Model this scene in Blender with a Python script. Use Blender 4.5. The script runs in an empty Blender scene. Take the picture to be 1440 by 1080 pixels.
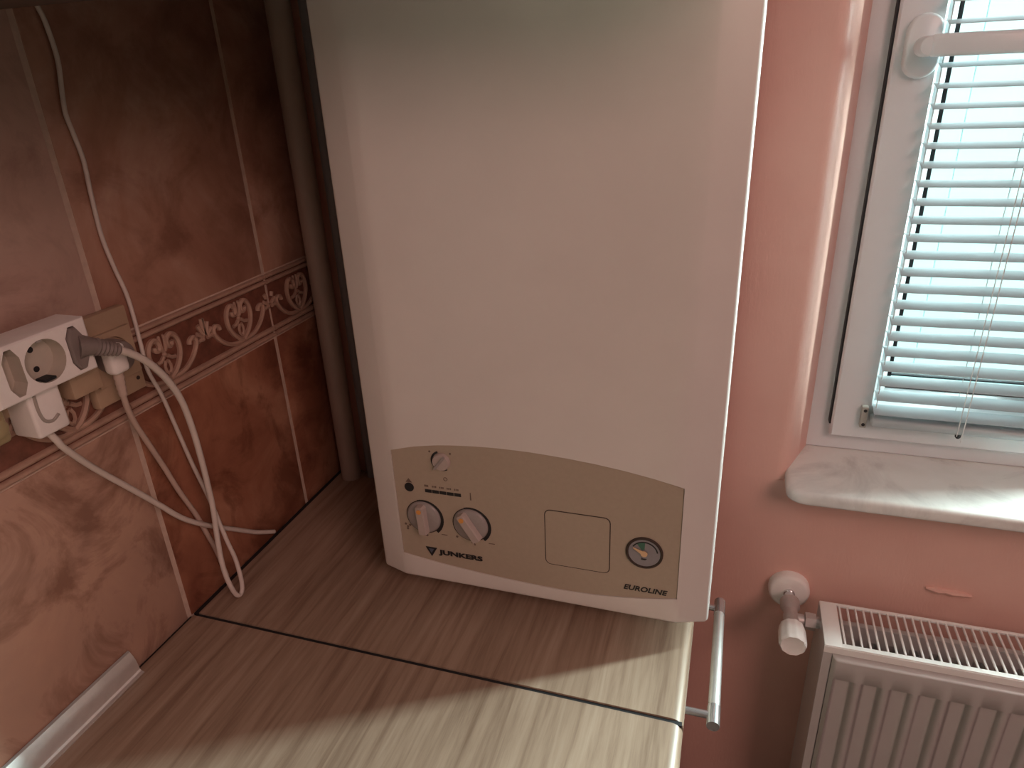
import bpy, bmesh, math, random
from mathutils import Vector, Matrix
random.seed(7)
sc = bpy.context.scene
COL = sc.collection
ZO = 0.90                      # height of the worktop above the floor; builder coordinates have z = 0 on the worktop
PI = math.pi

# ------------------------------------------------------------------ camera
yaw, pit, rol = -0.32376306, 0.41736059, -0.04471944
cy, sy, cp, sp = math.cos(yaw), math.sin(yaw), math.cos(pit), math.sin(pit)
fwd = Vector((sy*cp, cy*cp, -sp)); rt = Vector((cy, -sy, 0)); up = rt.cross(fwd)
r2 = math.cos(rol)*rt + math.sin(rol)*up
u2 = -math.sin(rol)*rt + math.cos(rol)*up
cam = bpy.data.cameras.new('camera'); camo = bpy.data.objects.new('camera', cam); COL.objects.link(camo)
cam.sensor_fit = 'HORIZONTAL'; cam.sensor_width = 36.0; cam.lens = 36*966.5/1440
cam.clip_start = 0.01
M = Matrix((r2, u2, -fwd)).transposed().to_4x4(); M.translation = Vector((0.607, 0.0, 0.593+ZO))
camo.matrix_world = M
sc.camera = camo

# ------------------------------------------------------------------ light and exposure
sc.view_settings.view_transform = 'Standard'; sc.view_settings.look = 'None'
sc.view_settings.gamma = 1.0; sc.view_settings.use_curve_mapping = False
sc.view_settings.exposure = 1.0
w = bpy.data.worlds.new('overcast_sky'); sc.world = w; w.use_nodes = True
bg = w.node_tree.nodes['Background']; bg.inputs['Color'].default_value = (0.80, 0.97, 1.0, 1); bg.inputs['Strength'].default_value = 1.4

def area(name, loc, rot, sx, sy_, energy, color, portal=False):
    l = bpy.data.lights.new(name, 'AREA'); l.shape = 'RECTANGLE'; l.size = sx; l.size_y = sy_; l.energy = energy; l.color = color
    if portal: l.cycles.is_portal = True
    o = bpy.data.objects.new(name, l); o.location = loc; o.rotation_euler = rot; COL.objects.link(o); return o
area('window_portal', (1.225, 1.20, 0.72+ZO), (-PI/2, 0, 0), 1.05, 1.3, 1, (1,1,1), True)
area('added_sash_light', (1.215, 1.022, .70+ZO), (-PI/2, 0, -math.radians(16)), .16, 1.06, 40, (.84, 1.0, .97))  # added area light just outside the glass, standing in for bright sky
lamp = area('ceiling_lamp_light', (1.85, -.75, 1.30+ZO), (0, 0, 0), 1.0, .8, 8.6, (1.0, .58, .51))
lamp.rotation_euler = (Vector((.35, .55, .2+ZO))-lamp.location).to_track_quat('-Z', 'Y').to_euler()

# ------------------------------------------------------------------ materials
def mat(name, base=(.8,.8,.8), rough=.5, metal=0.0, spec=.5, coat=0.0, coat_rough=.1, emit=None):
    m = bpy.data.materials.new(name); m.use_nodes = True
    b = m.node_tree.nodes['Principled BSDF']
    b.inputs['Base Color'].default_value = (*base, 1); b.inputs['Roughness'].default_value = rough
    b.inputs['Metallic'].default_value = metal; b.inputs['Specular IOR Level'].default_value = spec
    b.inputs['Coat Weight'].default_value = coat; b.inputs['Coat Roughness'].default_value = coat_rough
    return m
def nd(m, t, **kw):
    n = m.node_tree.nodes.new(t)
    for k, v in kw.items(): setattr(n, k, v)
    return n
def lk(m, a, b): m.node_tree.links.new(a, b)
def bsdf(m): return m.node_tree.nodes['Principled BSDF']
def noise(m, scale, detail=4, rough=.55, vec=None, dist=0.0):
    n = nd(m, 'ShaderNodeTexNoise'); n.inputs['Scale'].default_value = scale; n.inputs['Detail'].default_value = detail
    n.inputs['Roughness'].default_value = rough; n.inputs['Distortion'].default_value = dist
    if vec is not None: lk(m, vec, n.inputs['Vector'])
    return n
def ramp(m, fac, stops):
    r = nd(m, 'ShaderNodeValToRGB'); lk(m, fac, r.inputs['Fac'])
    el = r.color_ramp.elements
    while len(el) < len(stops): el.new(.5)
    for e, (p, c) in zip(el, stops): e.position = p; e.color = (*c, 1)
    return r
def mapping(m, scale=(1,1,1), rot=(0,0,0)):
    g = nd(m, 'ShaderNodeNewGeometry'); mp = nd(m, 'ShaderNodeMapping')
    mp.inputs['Scale'].default_value = scale; mp.inputs['Rotation'].default_value = rot
    lk(m, g.outputs['Position'], mp.inputs['Vector']); return mp.outputs['Vector']
def bump(m, h, strength, dist=.001):
    b = nd(m, 'ShaderNodeBump'); b.inputs['Strength'].default_value = strength; b.inputs['Distance'].default_value = dist
    lk(m, h, b.inputs['Height']); lk(m, b.outputs['Normal'], bsdf(m).inputs['Normal'])
def mixc(m, fac, a, b, mode='MIX'):
    x = nd(m, 'ShaderNodeMix'); x.data_type = 'RGBA'; x.blend_type = mode
    if isinstance(fac, float): x.inputs['Factor'].default_value = fac
    else: lk(m, fac, x.inputs['Factor'])
    for v, s in ((a, x.inputs['A']), (b, x.inputs['B'])):
        if isinstance(v, tuple): s.default_value = (*v, 1)
        else: lk(m, v, s)
    return x.outputs['Result']

def m_soft(name, base, rough=.5, var=.06, scale=30, bstr=.0, bscale=300, **kw):
    m = mat(name, base, rough, **kw)
    v = mapping(m); n = noise(m, scale, 5, .6, v)
    lo = tuple(c*(1-var) for c in base); hi = tuple(min(1, c*(1+var)) for c in base)
    r = ramp(m, n.outputs['Fac'], [(.3, lo), (.7, hi)]); lk(m, r.outputs['Color'], bsdf(m).inputs['Base Color'])
    if bstr: bump(m, noise(m, bscale, 3, .6, v).outputs['Fac'], bstr)
    return m

MT = {}
# wall paint: salmon with brush and roller texture
m = MT['paint'] = mat('salmon_wall_paint', (.5,.2,.14), .42, spec=.5)
v = mapping(m); n1 = noise(m, 3.5, 5, .6, v)
r = ramp(m, n1.outputs['Fac'], [(.3, (.74,.45,.38)), (.7, (.82,.53,.45))])
lk(m, r.outputs['Color'], bsdf(m).inputs['Base Color'])
v2 = mapping(m, (90, 90, 26)); n2 = noise(m, 3.0, 4, .6, v2)
bump(m, n2.outputs['Fac'], .35, .0012)
MT['far_paint'] = m_soft('dimmed_brown_paint', (.11,.052,.045), .6, .05, 4)  # unseen walls kept dark so they bounce little light
# marbled ceramic tile
m = MT['tile'] = mat('marbled_terracotta_tile', (.3,.15,.1), .3, spec=.45)
v = mapping(m); nA = noise(m, 6.0, 6, .6, v, .5); nB = noise(m, 10, 6, .65, v, .6)
rA = ramp(m, nA.outputs['Fac'], [(.28, (.30,.14,.095)), (.5, (.46,.265,.19)), (.72, (.64,.44,.35))])
rB = ramp(m, nB.outputs['Fac'], [(.35, (.45,.36,.32)), (.52, (1,1,1))])
lk(m, mixc(m, .6, rA.outputs['Color'], rB.outputs['Color'], 'MULTIPLY'), bsdf(m).inputs['Base Color'])
bump(m, nB.outputs['Fac'], .05, .001)
m = MT['tile_low'] = mat('deep_terracotta_tile', (.3,.12,.07), .3, spec=.45)
v = mapping(m); nA = noise(m, 8.0, 6, .6, v, .5); nB = noise(m, 11, 6, .65, v, .7)
rA = ramp(m, nA.outputs['Fac'], [(.28, (.21,.075,.045)), (.5, (.36,.16,.095)), (.72, (.54,.30,.19))])
rB = ramp(m, nB.outputs['Fac'], [(.38, (.40,.30,.26)), (.52, (1,1,1))])
lk(m, mixc(m, .7, rA.outputs['Color'], rB.outputs['Color'], 'MULTIPLY'), bsdf(m).inputs['Base Color'])
bump(m, nB.outputs['Fac'], .05, .001)
def daylit_copy(src, name, k, white):
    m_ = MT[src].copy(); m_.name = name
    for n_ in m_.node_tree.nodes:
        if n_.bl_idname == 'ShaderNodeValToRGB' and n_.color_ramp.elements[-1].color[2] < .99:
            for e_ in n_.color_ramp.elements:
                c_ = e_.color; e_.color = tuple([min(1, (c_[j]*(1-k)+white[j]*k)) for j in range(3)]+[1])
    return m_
MT['tile_lit'] = daylit_copy('tile', 'daylit_marbled_tile', .45, (.80,.66,.58))  # same upper tile, lightened: daylight on the near columns is in the colour
MT['tile_low_lit'] = daylit_copy('tile_low', 'daylit_terracotta_tile', .40, (.78,.62,.50))  # lower tile lightened the same way, with the daylight painted in
MT['border'] = m_soft('border_tile_ground', (.19,.078,.052), .38, .35, 60)
MT['relief'] = m_soft('border_relief_glaze', (.46,.31,.235), .35, .15, 50)
MT['grout'] = m_soft('pale_grout', (.62,.49,.40), .85, .12, 80)
# oak laminate
m = MT['oak'] = mat('pale_oak_laminate', (.4,.3,.22), .36, spec=.45)
v = mapping(m, (1, .05, 1)); n1 = noise(m, 95, 6, .65, v, .3); n2 = noise(m, 14, 4, .6, v, .6)
r1 = ramp(m, n1.outputs['Fac'], [(.30, (.23,.155,.110)), (.55, (.39,.29,.215)), (.75, (.47,.37,.285))])
r2n = ramp(m, n2.outputs['Fac'], [(.3, (.80,.78,.76)), (.7, (1,1,1))])
lk(m, mixc(m, 1.0, r1.outputs['Color'], r2n.outputs['Color'], 'MULTIPLY'), bsdf(m).inputs['Base Color'])
bump(m, n1.outputs['Fac'], .06, .0006)
MT['oak_front'] = m_soft('oak_cabinet_front', (.36,.27,.20), .45, .12, 40)
MT['cabinet'] = m_soft('dark_cabinet_board', (.10,.07,.055), .5, .1, 40)
MT['boiler'] = m_soft('white_boiler_enamel', (.72,.69,.66), .30, .02, 20, .02, 700, coat=.25, coat_rough=.12)
MT['fascia'] = m_soft('beige_fascia_plastic', (.43,.36,.28), .45, .03, 200, .05, 2500)
MT['knob'] = m_soft('grey_knob_plastic', (.33,.30,.29), .35, .04, 200)
MT['knob_light'] = m_soft('pale_knob_plastic', (.47,.40,.37), .35, .04, 200)
MT['black'] = m_soft('black_print', (.012,.012,.014), .5, .1, 100)
MT['dark_gap'] = m_soft('dark_groove', (.05,.036,.028), .8, .1, 100)
MT['brown_ink'] = m_soft('brown_grey_print', (.16,.115,.09), .6, .1, 100)
MT['logo_blue'] = m_soft('blue_grey_print', (.10,.12,.17), .5, .1, 100)
MT['orange'] = m_soft('orange_mark', (.72,.33,.08), .5, .05, 100)
MT['green'] = m_soft('green_print', (.05,.16,.11), .5, .1, 100)
MT['dial'] = m_soft('grey_dial', (.27,.26,.28), .35, .05, 100)
MT['needle'] = m_soft('cream_needle', (.75,.52,.30), .5, .05, 100)
MT['pvc'] = m_soft('white_window_pvc', (.72,.77,.79), .30, .02, 15)
MT['slat'] = m_soft('white_slat_lacquer', (.41,.48,.50), .35, .02, 15)
MT['cord'] = m_soft('white_cord', (.70,.72,.72), .7, .05, 100)
MT['gasket'] = m_soft('black_gasket', (.015,.017,.02), .6, .1, 100)
MT['bracket'] = m_soft('clear_bracket_plastic', (.40,.42,.38), .3, .1, 100)
MT['radiator'] = m_soft('shaded_white_enamel', (.52,.50,.485), .32, .03, 15)  # white enamel darkened: shade on the radiator front is in the colour
MT['grille'] = m_soft('daylit_white_enamel', (.90,.90,.88), .35, .03, 15)  # the same enamel lightened: daylight on the radiator top painted in
MT['fin'] = m_soft('grey_convector_steel', (.36,.35,.33), .5, .2, 60)
MT['nickel'] = m_soft('dull_nickel', (.52,.49,.47), .4, .12, 60, metal=.3)
MT['chrome'] = m_soft('chrome', (.66,.67,.69), .22, .03, 60, metal=.85)
MT['alu'] = m_soft('satin_aluminium', (.85,.88,.87), .34, .04, 90, metal=.75)
MT['plastic'] = m_soft('white_plastic', (.92,.91,.88), .4, .03, 60)
MT['plastic_shade'] = m_soft('shaded_plastic', (.40,.37,.33), .5, .05, 60)
MT['well'] = m_soft('beige_grey_plastic', (.56,.52,.44), .45, .05, 60)
MT['yellowed'] = m_soft('yellowed_beige_plastic', (.47,.35,.24), .45, .06, 60)
MT['yellow'] = m_soft('yellow_plastic', (.40,.34,.19), .45, .06, 60)
MT['grey_plug'] = m_soft('grey_plug_plastic', (.24,.205,.19), .5, .05, 100)
MT['cable'] = m_soft('white_cable_sheath', (.72,.67,.61), .42, .05, 60)
MT['cable_warm'] = m_soft('ivory_cable_sheath', (.58,.46,.39), .45, .05, 60)
MT['pipe'] = m_soft('painted_pipe', (.42,.34,.29), .4, .06, 20)
MT['pipe_grey'] = m_soft('grey_pipe', (.20,.20,.21), .5, .06, 20)
MT['ceiling'] = m_soft('ceiling_dimmed', (.20,.155,.15), .9, .03, 5)  # unseen ceiling darkened to hold down the bounce light
MT['floor'] = m_soft('brown_floor', (.05,.03,.026), .5, .2, 8)
m = MT['marble'] = mat('white_marble', (.7,.68,.64), .25, spec=.5)
v = mapping(m); n1 = noise(m, 7, 6, .65, v, 1.0)
r = ramp(m, n1.outputs['Fac'], [(.30, (.58,.57,.55)), (.48, (.80,.80,.77)), (.8, (.86,.86,.84))])
lk(m, r.outputs['Color'], bsdf(m).inputs['Base Color'])
MT['facade'] = m_soft('white_facade_boards', (.66,.93,.92), .8, .02, 3)
MT['ground'] = m_soft('pale_paving', (.45,.45,.44), .9, .1, 3)
# clear glass
m = MT['glass'] = bpy.data.materials.new('window_glass'); m.use_nodes = True
nt = m.node_tree; nt.nodes.clear()
o_ = nt.nodes.new('ShaderNodeOutputMaterial'); tr = nt.nodes.new('ShaderNodeBsdfTransparent'); gl = nt.nodes.new('ShaderNodeBsdfGlossy')
gl.inputs['Roughness'].default_value = .02; tr.inputs['Color'].default_value = (.95,.985,.98,1)
fr = nt.nodes.new('ShaderNodeFresnel'); fr.inputs['IOR'].default_value = 1.45; mx = nt.nodes.new('ShaderNodeMixShader')
ge = nt.nodes.new('ShaderNodeNewGeometry'); mu = nt.nodes.new('ShaderNodeMath'); mu.operation = 'SUBTRACT'; mu.use_clamp = True; nt.links.new(fr.outputs[0], mu.inputs[0]); nt.links.new(ge.outputs['Backfacing'], mu.inputs[1]); nt.links.new(mu.outputs[0], mx.inputs[0]); nt.links.new(tr.outputs[0], mx.inputs[1]); nt.links.new(gl.outputs[0], mx.inputs[2]); nt.links.new(mx.outputs[0], o_.inputs[0])

# ------------------------------------------------------------------ mesh helpers
class MB:
    """Collects shapes given in builder coordinates and links them as ONE mesh object."""
    def __init__(s): s.bm = bmesh.new()
    def box(s, a, b, bev=0.0, seg=2):
        a = Vector(a); b = Vector(b)
        r = bmesh.ops.create_cube(s.bm, size=1.0); vs = r['verts']
        for q in vs: q.co = Vector([(a[i]+b[i])/2 + q.co[i]*(b[i]-a[i]) for i in range(3)])
        if bev:
            es = list({e for q in vs for e in q.link_edges})
            bmesh.ops.bevel(s.bm, geom=es, offset=bev, segments=seg, affect='EDGES', profile=.5, clamp_overlap=True)
        return s
    def tube(s, pts, r, seg=10, cap=True):
        pts = [Vector(p) for p in pts]; n = len(pts); rs = r if isinstance(r, (list, tuple)) else [r]*n
        t0 = (pts[1]-pts[0]).normalized(); ref = Vector((0,0,1)) if abs(t0.z) < .9 else Vector((1,0,0))
        nx = t0.cross(ref).normalized(); rings = []
        for i, p in enumerate(pts):
            t = (pts[min(i+1,n-1)]-pts[max(i-1,0)]).normalized()
            nx = (nx - t*nx.dot(t)).normalized(); ny = t.cross(nx)
            rings.append([s.bm.verts.new(p + rs[i]*(math.cos(2*PI*k/seg)*nx + math.sin(2*PI*k/seg)*ny)) for k in range(seg)])
        for A, B in zip(rings, rings[1:]):
            for k in range(seg): s.bm.faces.new((A[k], A[(k+1)%seg], B[(k+1)%seg], B[k]))
        if cap: s.bm.faces.new(rings[0][::-1]); s.bm.faces.new(rings[-1])
        return s
    def lathe(s, origin, axis, prof, seg=28, ridges=0, depth=0.0):
        """prof: list of (distance along axis, radius)"""
        o = Vector(origin); ax = Vector(axis).normalized(); ref = Vector((0,0,1)) if abs(ax.z) < .9 else Vector((1,0,0))
        e1 = ax.cross(ref).normalized(); e2 = ax.cross(e1); rings = []
        for d, r in prof:
            ring = []
            for k in range(seg):
                rr = r*(1 - depth*(1 if ridges and (k*ridges*2//seg) % 2 else 0)) if ridges else r
                ring.append(s.bm.verts.new(o + ax*d + max(rr,1e-5)*(math.cos(2*PI*k/seg)*e1 + math.sin(2*PI*k/seg)*e2)))
            rings.append(ring)
        for A, B in zip(rings, rings[1:]):
            for k in range(seg): s.bm.faces.new((A[k], A[(k+1)%seg], B[(k+1)%seg], B[k]))
        s.bm.faces.new(rings[0][::-1]); s.bm.faces.new(rings[-1]); return s
    def prism(s, poly, off):
        """poly: 3D points of a planar polygon, off: extrusion vector"""
        off = Vector(off); A = [s.bm.verts.new(Vector(p)) for p in poly]; B = [s.bm.verts.new(Vector(p)+off) for p in poly]
        s.bm.faces.new(A); s.bm.faces.new(B[::-1]); n = len(A)
        for i in range(n): s.bm.faces.new((A[i], B[i], B[(i+1)%n], A[(i+1)%n]))
        return s
    def strip(s, sec, a, b, axis, closed=True):
        """sweep a section (list of 2D points) between a and b along an axis index; the 2D points fill the other two axes in order"""
        def P(q, t):
            l = list(q); l.insert(axis, t); return Vector(l)
        A = [s.bm.verts.new(P(q, a)) for q in sec]; B = [s.bm.verts.new(P(q, b)) for q in sec]; n = len(sec)
        for i in range(n if closed else n-1): s.bm.faces.new((A[i], A[(i+1)%n], B[(i+1)%n], B[i]))
        if closed: s.bm.faces.new(A[::-1]); s.bm.faces.new(B)
        return s
    def build(s, name, m, parent=None, origin=None, smooth=True, angle=40, kind=None, label=None):
        bmesh.ops.recalc_face_normals(s.bm, faces=s.bm.faces[:])
        o0 = Vector(parent_origin(parent)) if parent is not None else Vector(origin or (0,0,0))
        for q in s.bm.verts: q.co -= o0
        me = bpy.data.meshes.new(name); s.bm.to_mesh(me); s.bm.free()
        me.materials.append(MT[m] if isinstance(m, str) else m)
        if smooth:
            me.polygons.foreach_set('use_smooth', [True]*len(me.polygons)); me.set_sharp_from_angle(angle=math.radians(angle))
        ob = bpy.data.objects.new(name, me); COL.objects.link(ob)
        if parent is not None: ob.parent = parent
        else: ob.location = o0 + Vector((0,0,ZO))
        if kind: ob['kind'] = kind
        if label: ob['label'] = label
        ORI[ob.name] = o0
        return ob
ORI = {}
def parent_origin(p): return ORI[p.name]
def thing(name, label, cat, origin, group=None, kind=None):
    o = bpy.data.objects.new(name, None); COL.objects.link(o); o.location = Vector(origin)+Vector((0,0,ZO)); o.empty_display_size = .05
    ORI[o.name] = Vector(origin)
    if kind: o['kind'] = kind
    else: o['category'] = cat
    o['label'] = label
    if group: o['group'] = group
    return o
def tag(o, label, cat, group=None):
    o['label'] = label; o['category'] = cat
    if group: o['group'] = group
    return o
def smooth_path(pts, k=5):
    P = [Vector(p) for p in pts]; out = []
    for i in range(len(P)-1):
        p0, p1, p2, p3 = P[max(i-1,0)], P[i], P[i+1], P[min(i+2,len(P)-1)]
        for j in range(k):
            t = j/k; out.append(.5*((2*p1)+(p2-p0)*t+(2*p0-5*p1+4*p2-p3)*t*t+(3*p1-p0-3*p2+p3)*t**3))
    out.append(P[-1]); return out

# ================================================================== SETTING
YW = .885                                            # room side of the window wall
XR, YB, ZF, ZC = 2.1, -3.0, -ZO, 1.72                # right wall, back wall, floor, ceiling
# ---- wall with the window (profile sweep gives the splayed, rounded reveal)
sec = [(-.02, YW)]
sec += [(.688, YW)]
for k in range(1, 7):
    a = k/6*math.radians(66); sec.append((.688+.020*math.sin(a), YW+.020*(1-math.cos(a))))
sec += [(.734, .972), (.736, 1.15), (-.02, 1.15)]
b = MB(); b.strip(sec, .070, 1.36, 2)
b.box((-.02, YW, ZF), (XR+.1, 1.15, .070)); b.box((-.02, YW, 1.36), (XR+.1, 1.15, ZC+.1)); b.box((1.75, YW, .070), (XR+.1, 1.15, 1.36))
wf = b.build('wall_far', 'paint', kind='structure', angle=50)
lump = MB(); 
pr = random.Random(3)
lump.tube([(.900+.008*i, YW-.002+.001*pr.random(), -.074+.0025*pr.random()-.0004*i) for i in range(8)], [.002,.0045,.005,.004,.005,.0045,.004,.002], 8)
lump.build('plaster_lump', 'paint', wf)
MB().box((-.15, YB-.1, ZF-.05), (XR+.1, 1.15, ZF)).build('floor', 'floor', kind='structure')
MB().box((-.15, YB-.1, ZC), (XR+.1, 1.15, ZC+.08)).build('ceiling', 'ceiling', kind='structure')
MB().box((XR, YB, ZF), (XR+.1, YW, ZC)).build('wall_right', 'far_paint', kind='structure')
MB().box((-.02, YB-.1, ZF), (XR+.1, YB, ZC)).build('wall_back', 'far_paint', kind='structure')

# ---- tiled wall: bed of grout, every tile a piece
wl = MB().box((-.15, YB, ZF), (-.0009, 1.15, ZC)).build('wall_left', 'grout', kind='structure')
YJ = [-.014, .246, .507, .768, .8845]; G = .0033
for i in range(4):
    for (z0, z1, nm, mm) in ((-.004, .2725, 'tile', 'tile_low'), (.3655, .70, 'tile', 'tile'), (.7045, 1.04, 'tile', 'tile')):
        if i < 2: mm += '_lit'  # near columns take the copy with daylight in its colour
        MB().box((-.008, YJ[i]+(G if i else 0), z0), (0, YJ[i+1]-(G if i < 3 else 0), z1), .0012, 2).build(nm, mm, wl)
# border tiles: slab with two mouldings and a cast scroll frieze
def spiral(cx_, cz_, r0, r1, a0, a1, n=12):
    return [(cx_+(r0+(r1-r0)*k/n)*math.cos(a0+(a1-a0)*k/n), cz_+(r0+(r1-r0)*k/n)*math.sin(a0+(a1-a0)*k/n)) for k in range(n+1)]
def frieze(bm, yc, lo, hi, mirror_tail=True):
    """scroll motif around yc; lo, hi clip in y. units in metres, local (u, v) from the flower heart"""
    zc = .322
    def put(path, r, flat=.55):
        run = []
        for (u, v_) in path:
            y = yc+u; z = zc+v_
            if lo+.001 < y < hi-.001: run.append((0.0010, y, z))
            else:
                if len(run) > 1: bm.tube(run, r, 6)
                run = []
        if len(run) > 1: bm.tube(run, r, 6)
    for s in (-1, 1):
        heart = [(0, -.0285), (.008, -.0235), (.017, -.014), (.0225, -.002), (.0225, .010), (.0185, .0185), (.0125, .0215), (.007, .0185), (.0055, .0125), (.0085, .0085), (.0125, .010), (.0125, .0135)]
        put([(s*p.x, p.y) for p in smooth_path([Vector((a, c, 0)) for a, c in heart], 4)], .0034)
        tail = [(0, -.0285), (.014, -.0285), (.028, -.0245), (.040, -.016), (.0485, -.005), (.0495, .002), (.0455, .0055), (.040, .0035), (.0385, -.001)]
        put([(s*p.x, p.y) for p in smooth_path([Vector((a, c, 0)) for a, c in tail], 4)], .0031)
        put([(s*.0015, .004), (s*.004, .010), (s*.005, .018), (s*.003, .024)], [.0014,.0029,.0030,.0014] if lo < yc-.01 and hi > yc+.01 else .001)
        put([(s*.003, -.001), (s*.008, -.005), (s*.014, -.006)], .0025)
        put([(s*.0015, -.006), (s*.0042, -.012), (s*.0038, -.018), (0, -.0225)], .0019)
        # half of a palmette at the end of the repeat
        for (u0, v0, u1, v1) in ((.0653, .002, .0648, .022), (.0635, .002, .0570, .016), (.062, .0, .0525, .0065), (.062, -.003, .052, -.0035)):
            mid = ((u0+u1)/2-.001, (v0+v1)/2+.001)
            put([(s*u0, v0), (s*mid[0], mid[1]), (s*u1, v1)], .0029)
    if lo < yc < hi: bm.lathe((-.001, yc, zc+.001), (1,0,0), [(0, .0035), (.002, .0033), (.0032, .002), (.0036, .0002)], 10)
for i in range(4):
    y0, y1 = YJ[i]+(G*.6 if i else 0), YJ[i+1]-(G*.6 if i < 3 else 0)
    bt = MB().box((-.008, y0, .2745), (-.0003, y1, .3635), .0005, 1).build('border_tile', 'border', wl)
    mo = MB()
    for zs in ((.2750, .2815, .2830, .2905), (.3500, .3560, .3575, .3635)):
        for a, c in ((zs[0], zs[1]), (zs[2], zs[3])):
            h = (c-a)/2; mid = (a+c)/2
            mo.strip([(-.004, a)] + [(-.001+.0052*math.sin(PI*k/8), mid-h*math.cos(PI*k/8)) for k in range(9)] + [(-.004, c)], y0, y1, 1)
    # strip fills x,z around y
    mo.build('moulding', 'relief', bt)
    f = MB()
    for yc in (.0497-.1305, .0497, .1802, .3107, .4415, .572, .7025, .833, .9635):
        if y0-.066 < yc < y1+.066: frieze(f, yc, y0, y1)
    f.build('scroll_relief', 'relief', bt)

# ---- window
wd = thing('window_1', 'white plastic window right of the boiler, with a marble sill', None, (1.22, .97, .085), kind='structure')
X1 = 1.742
fr_ = MB()
def mitred(bm_, prof_, x0, x1, z0, z1, kb=1.0):
    for side in range(4):
        A, B = [], []
        for d, y in prof_:
            c = [(x0+d, y, z0+d*kb), (x1-d, y, z0+d*kb), (x1-d, y, z1-d), (x0+d, y, z1-d)]
            A.append(bm_.verts.new(c[side])); B.append(bm_.verts.new(c[(side+1) % 4]))
        for k in range(len(prof_)-1): bm_.faces.new((A[k], A[k+1], B[k+1], B[k]))
    bmesh.ops.remove_doubles(bm_, verts=bm_.verts[:], dist=1e-5)
mitred(fr_.bm, [(0, 1.03), (0, .968), (.002, .966), (.040, .966), (.045, .968), (.045, 1.03)], .730, X1, .0857, 1.352)
fr_.build('window_frame', 'pvc', wd)
gk = MB(); gk.box((.7562, .955, .130), (.7588, .967, 1.31)); gk.box((1.715, .955, .130), (1.719, .967, 1.31)); gk.build('frame_gasket', 'gasket', wd)
# sash: section with stepped glazing bead swept as four mitred bars
ZO0, ZO1 = .113, 1.325
prof = [(0, .985), (0, .953), (.0025, .950), (.046, .950), (.0485, .9525), (.0495, .962), (.056, .964), (.0625, .972), (.0635, .9765), (.0635, .985)]
for XO0, XO1 in ((.7585, 1.066), (1.072, 1.715)):  # second sash is unseen, added without a blind to let light in
    sb = MB(); mitred(sb.bm, prof, XO0, XO1, ZO0, ZO1, 1.12)
    sa = sb.build('sash', 'pvc', wd, angle=30)
    gx0, gx1, gz0, gz1 = XO0+.0635, XO1-.0635, ZO0+.0635*1.12, ZO1-.0635
    gg = MB(); mitred(gg.bm, [(0, .985), (0, .974), (.0042, .974), (.0042, .985)], gx0, gx1, gz0, gz1); gg.build('glazing_gasket', 'gasket', sa)
    gg = MB(); mitred(gg.bm, [(.0075, 1.006), (.0075, 1.000), (.0100, 1.000), (.0100, 1.006)], gx0, gx1, gz0, gz1); gg.build('outer_gasket', 'gasket', sa)
    MB().box((gx0, .9795, gz0), (gx1, .9835, gz1)).build('pane', 'glass', sa)
# marble sill with rounded corner and edge
ss = MB(); rr = .022; out = []
for k in range(7):
    a = PI + k/6*PI/2; out.append((.7015+rr+rr*math.cos(a), .832+rr+rr*math.sin(a)))
base = out + [(1.80, .832), (1.80, .975), (.7015, .975)]
lev = []
for z, ins in ((.0665, .003), (.0685, .0005), (.071, 0), (.079, 0), (.0825, .001), (.0848, .003), (.0855, .006)):
    ring = []
    for (x, y) in base:
        ring.append(ss.bm.verts.new((x+(ins if x < .75 else 0), y+(ins if y < .9 else 0), z)))
    lev.append(ring)
for A, B in zip(lev, lev[1:]):
    n = len(A)
    for k in range(n): ss.bm.faces.new((A[k], A[(k+1) % n], B[(k+1) % n], B[k]))
ss.bm.faces.new(lev[0][::-1]); ss.bm.faces.new(lev[-1])
ss.build('window_sill', 'marble', wd, label='white marble sill with a rounded corner', angle=50)
# handle
hb = MB()
def stadium(cx_, cz_, hw, hh, n=10): return [(cx_+hw*math.cos(a), cz_+(hh-hw)*(1 if math.sin(a) >= 0 else -1)+hw*math.sin(a)) for a in [2*PI*(k+.5)/(2*n) for k in range(2*n)]]
rings = []
for y, sc_ in ((.950, 1.0), (.944, 1.0), (.9415, .93), (.9405, .80)):
    rings.append([hb.bm.verts.new((x, y, z)) for x, z in stadium(.787, .6075, .0185*sc_, .033*(.5+.5*sc_))])
for A, B in zip(rings, rings[1:]):
    n = len(A)
    for k in range(n): hb.bm.faces.new((A[k], A[(k+1) % n], B[(k+1) % n], B[k]))
hb.bm.faces.new(rings[0][::-1]); hb.bm.faces.new(rings[-1])
hn = hb.build('handle_rosette', 'pvc', wd, angle=50)
lv = MB(); lv.lathe((.787, .943, .607), (0,-1,0), [(0, .0105), (.022, .0105), (.030, .0105), (.034, .009), (.035, .004)], 20)
lv.box((.787, .9065, .596), (.912, .9185, .6185), .005, 3)
lv.build('lever', 'pvc', hn)

# ---- exterior: white boarded neighbour wall and paving
nb = thing('neighbouring_house', 'pale boarded house wall seen bright through the blind', 'house', (.1, 2.6, ZF-.4))
MB().box((-2.0, 2.62, ZF-.4), (5.0, 2.9, 1.05)).build('wall', 'facade', nb)
for k in range(19): MB().box((-1.98+k*.36, 2.613, ZF-.4), (-1.98+k*.36+.3585, 2.62, 1.05), .002, 1).build('board', 'facade', nb)
tag(MB().box((-4, 1.2, ZF-.45), (9, 9, ZF-.4)).build('paving', 'ground'), 'pale outdoor paving below the window', 'ground')['kind'] = 'structure'

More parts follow.
